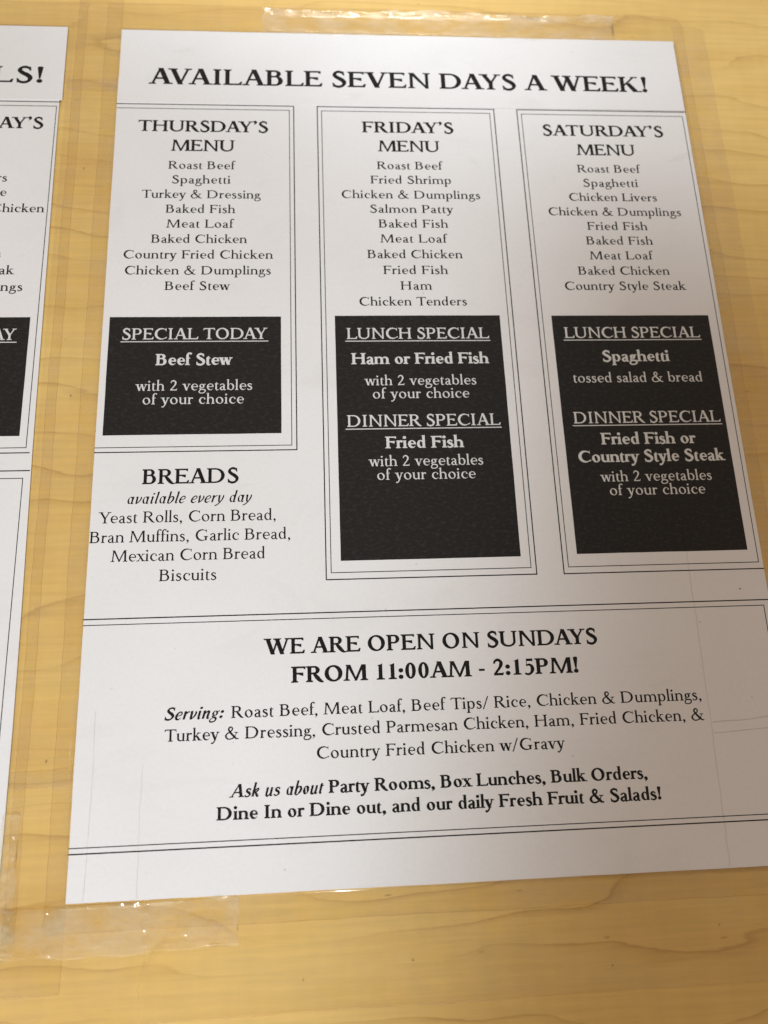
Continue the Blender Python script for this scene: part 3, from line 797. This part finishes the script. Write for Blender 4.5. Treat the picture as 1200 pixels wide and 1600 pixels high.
def top_relief(x, y):
    """the loose upper edge of the right film: a long low blister with puckers"""
    z = 0
    if y > -1:
        env = smooth((x - 38) / 30) * (1 - smooth((x - 158) / 42))
        z += .55 * env * math.exp(-((y - 7.2) / 3.6) ** 2) * (1 + .25 * math.sin(x * .33) + .2 * math.sin(x * .91 + 1))
        z += .12 * env * math.exp(-((y - 10.8) / .8) ** 2) * (1 + math.sin(x * .7))
        z += bump(x, y, 66, 7, 7, 2.4, .25) + bump(x, y, 88, 10, 6, 1.2, .25) + bump(x, y, 118, 9.5, 9, 1.4, .3) + bump(x, y, 142, 9, 6, 1.5, .22)
        z += ridge(x, y, 49, 11, 57, 3, .8, .16) + ridge(x, y, 150, 10, 143, 4, .7, .12)
    if y < -279:
        if x < 26: z += .15 * math.sin(x * 1.55 + .6) * smooth((x + 4) / 4) * (1 - smooth((x - 16) / 9)) * math.exp(-((y + 280.6) / 1.1) ** 2)
        z += bump(x, y, 5, -281.2, 7, 1.0, .3) + ridge(x, y, 22, -282, 21, -290, .5, .2)
    return z
film_r = film('clear_margin', -5.3, 203.4, -286.4, 12.2, .02, M['film'], hole=(-.05, 199.05, -279.45, .05), relief=top_relief, corner=5, fine_y=(7, 10.5, -281), fine_x=(2, 5, 8, 11, 14, 17, 20), parent=sheet, step=1.8)
film_r['label'] = 'clear laminate margin round the right menu sheet, puckered along its top'
def left_relief(x, y):
    z = 0
    if y < -255:
        z += .5 * smooth((-255 - y) / 20) * math.exp(-((x + 13.6) / 1.6) ** 2) * (1 + .3 * math.sin(y * .9))
        for k in range(5): z += ridge(x, y, -18, -262 - 6 * k, -12.5, -258 - 6 * k, .5, .18)
    return z
film_l = film('clear_margin', -60, -12.3, -288, 12.0, .02, M['film'], hole=(-60.5, -17.2, -279.45, .35), relief=left_relief, fine_x=(-14,), parent=left, step=1.8)
film_l['label'] = 'clear laminate margin beside the left menu sheet, curling near the bottom'

def tape(x0, x1, y0, y1, lift, m, label, relief=None, **k):
    o = film('clear_tape', x0, x1, y0, y1, lift, m, relief=relief, **k)
    return tag(o, label, 'tape', 'clear tape holding the menu sheets down')
tape(-15.2, -.25, -300, 45, .12, M['film'], 'long clear tape covering the wooden gap between the two menu sheets', step=2.2)
tape(199.35, 211.4, -300.5, 7.5, .12, M['tape'], 'long clear tape down the right edge of the main menu sheet', step=2.2, corner=2, edge=False)
def low_relief(x, y):
    z = ridge(x, y, 24, -290, 20, -296, .7, .55) + ridge(x, y, 20, -284, 19.5, -297, .45, .12) + ridge(x, y, 33, -288.5, 31, -292, .5, .2)
    z += ridge(x, y, 127, -281, 131, -286, .6, .12)
    for k in range(14): z += ridge(x, y, 6 + 9 * k, -291 - (k * 37 % 5), 9 + 9 * k, -293 - (k * 53 % 7), .5, .05)
    return z
tape(-40, 262, -307.6, -280.3, .20, M['film'], 'wide clear tape lying across the wood below the main menu sheet', relief=low_relief, step=1.6, tilt=.004, fine_y=(-291,), fine_x=(22,))
def patch_relief(x, y):
    z = 0
    for (cx, cy, h) in ((-5, -281, .6), (-1.5, -283, .35), (-4, -290.5, .65), (30, -287.4, .5), (42, -281.5, .3), (12, -284, .3), (20, -282, .45), (19.5, -286, .5), (20.2, -289.5, .5), (8, -289, .3), (35, -290, .3)):
        z += bump(x, y, cx, cy, 1.3, .9, h)
    return z + .03 * math.sin(x * 1.1 + y) * math.sin(y * 1.7)
tape(-15.5, 44.0, -291.6, -280.2, .30, M['scuffed'], 'short scuffed cloudy piece of tape below the lower left corner of the main menu sheet', relief=patch_relief, step=.5, wob=.5, edge=False)
def wash_relief(x, y):
    return .55 * smooth((x - 38) / 30) * (1 - smooth((x - 158) / 42)) * math.exp(-((y - 7.2) / 3.6) ** 2) + .10 * math.sin(x * .6 + 2 * math.sin(y * .8)) * math.sin(y * 1.1)
tape(50.0, 178.0, .35, 11.0, .2, M['sheen'], 'added milky strip of tape standing in for sheen above the heading of the main menu sheet', relief=wash_relief, step=1.0, wob=.9, edge=False)  # added strip, its haze painted for the sheen along the top
tape(-17.0, -.3, -26.1, -21.6, .2, M['tape'], 'narrow strip of tape bridging the gap beside the heading', step=1.5)
tape(-16.4, -.3, -251.6, -247.3, .2, M['tape'], 'narrow strip of tape bridging the gap beside the word Serving', step=1.5, tilt=.05)

# creases and tape edges showing through on the print
def crease(pts, w=.22, h=.03, base=ZR):
    P = []
    for (a, b), (c, d) in zip(pts, pts[1:]):
        n = max(2, int(math.hypot(c - a, d - b) / 3))
        for i in range(n): t = i / n; P.append(((a + (c - a) * t + random.uniform(-.12, .12)) * MM, (b + (d - b) * t + random.uniform(-.1, .1)) * MM, (base + .03) * MM))
    P.append((pts[-1][0] * MM, pts[-1][1] * MM, (base + .03) * MM))
    return ribbon('film_crease', P, w, M['crease'], sheet, h=h)
crease([(4.7, -232), (5.0, -248), (4.7, -262), (4.3, -279)], .15, .015); crease([(17.9, -246), (17.6, -258), (17.8, -279)], .15, .015)
crease([(175.6, -160), (175.8, -215), (175.7, -244), (175.1, -279)]); crease([(176, -244.4), (185, -243.9), (198.6, -243.2)], .3)
crease([(176, -241.3), (187, -241.0), (198.6, -239.5)], .3)

# the lifted scrap of film at the left sheet's lower corner, and a pucker in the tape below
def scrap_relief(x, y):
    z = .45 * math.exp(-((x + 14.4) / 1.2) ** 2)
    for k in range(9): z += ridge(x, y, -17, -262 - 3.6 * k, -12.6, -258.5 - 3.6 * k + (k * 7 % 3), .45, .22)
    return z
tape(-17.2, -12.7, -291, -258, .3, M['scuffed'], 'small lifted crinkled scrap of clear tape at the lower corner of the left menu sheet', relief=scrap_relief, step=.45, wob=.5, edge=False)
low = [o for o in col.objects if o.get('label', '').startswith('wide clear tape')][0]
def pucker(pts, w, h):
    ribbon('pucker', [(a * MM, c * MM, (drape(a, c) + .3) * MM) for a, c in pts], w, M['tape'], low, h=h)
pucker([(25.5, -289.2), (24.2, -290.6), (22.4, -292.6), (20.8, -294.6), (19.6, -296.4)], 1.3, .5)
pucker([(20.6, -281.5), (20.2, -284.5), (20.9, -287), (20.0, -290), (20.3, -294), (18.9, -300), (19.4, -306)], .35, .10)
pucker([(39.5, -286.2), (38.3, -288.4), (37.6, -290.6)], .6, .15)

def specks(pts, z, parent, name='speck'):
    for x, y, r in pts:
        k = 7; a0 = random.random() * 6
        V = [(x * MM + r * MM * (.6 + .6 * random.random()) * math.cos(a0 + i * 6.283 / k), y * MM + r * MM * (.4 + .5 * random.random()) * math.sin(a0 + i * 6.283 / k), z * MM) for i in range(k)]
        V.append((x * MM, y * MM, (z + r * .5) * MM))
        mesh_obj(name, V, [[i, (i + 1) % k, k] for i in range(k)], M['fleck'], parent)
specks([(200.6, .2, .22)], .75, film_r)
specks([(155.2, -195.9, .12), (197.2, -186, .12), (190.5, -203.5, .3), (41.8, -241.5, .10), (120, -262, .10), (55.5, -274, .16), (8.7, -226, .12), (176.8, -213, .16), (100.9, -104.2, .2), (63, -120, .08), (133, -92, .08), (-22.5, -180, .0)][:-1], ZP + .02, sheet)
specks([(-9.5, -57.5, .28), (-8.2, -139.0, .25), (-7.5, -244.5, .3), (-11, -120, .15), (60, -300, .22), (88, -297, .25), (140, -301, .2), (170, -293, .22)], .32, tt)
specks([(-24.0, -215, .12), (-30, -190, .1)], ZL1 + .02, left)
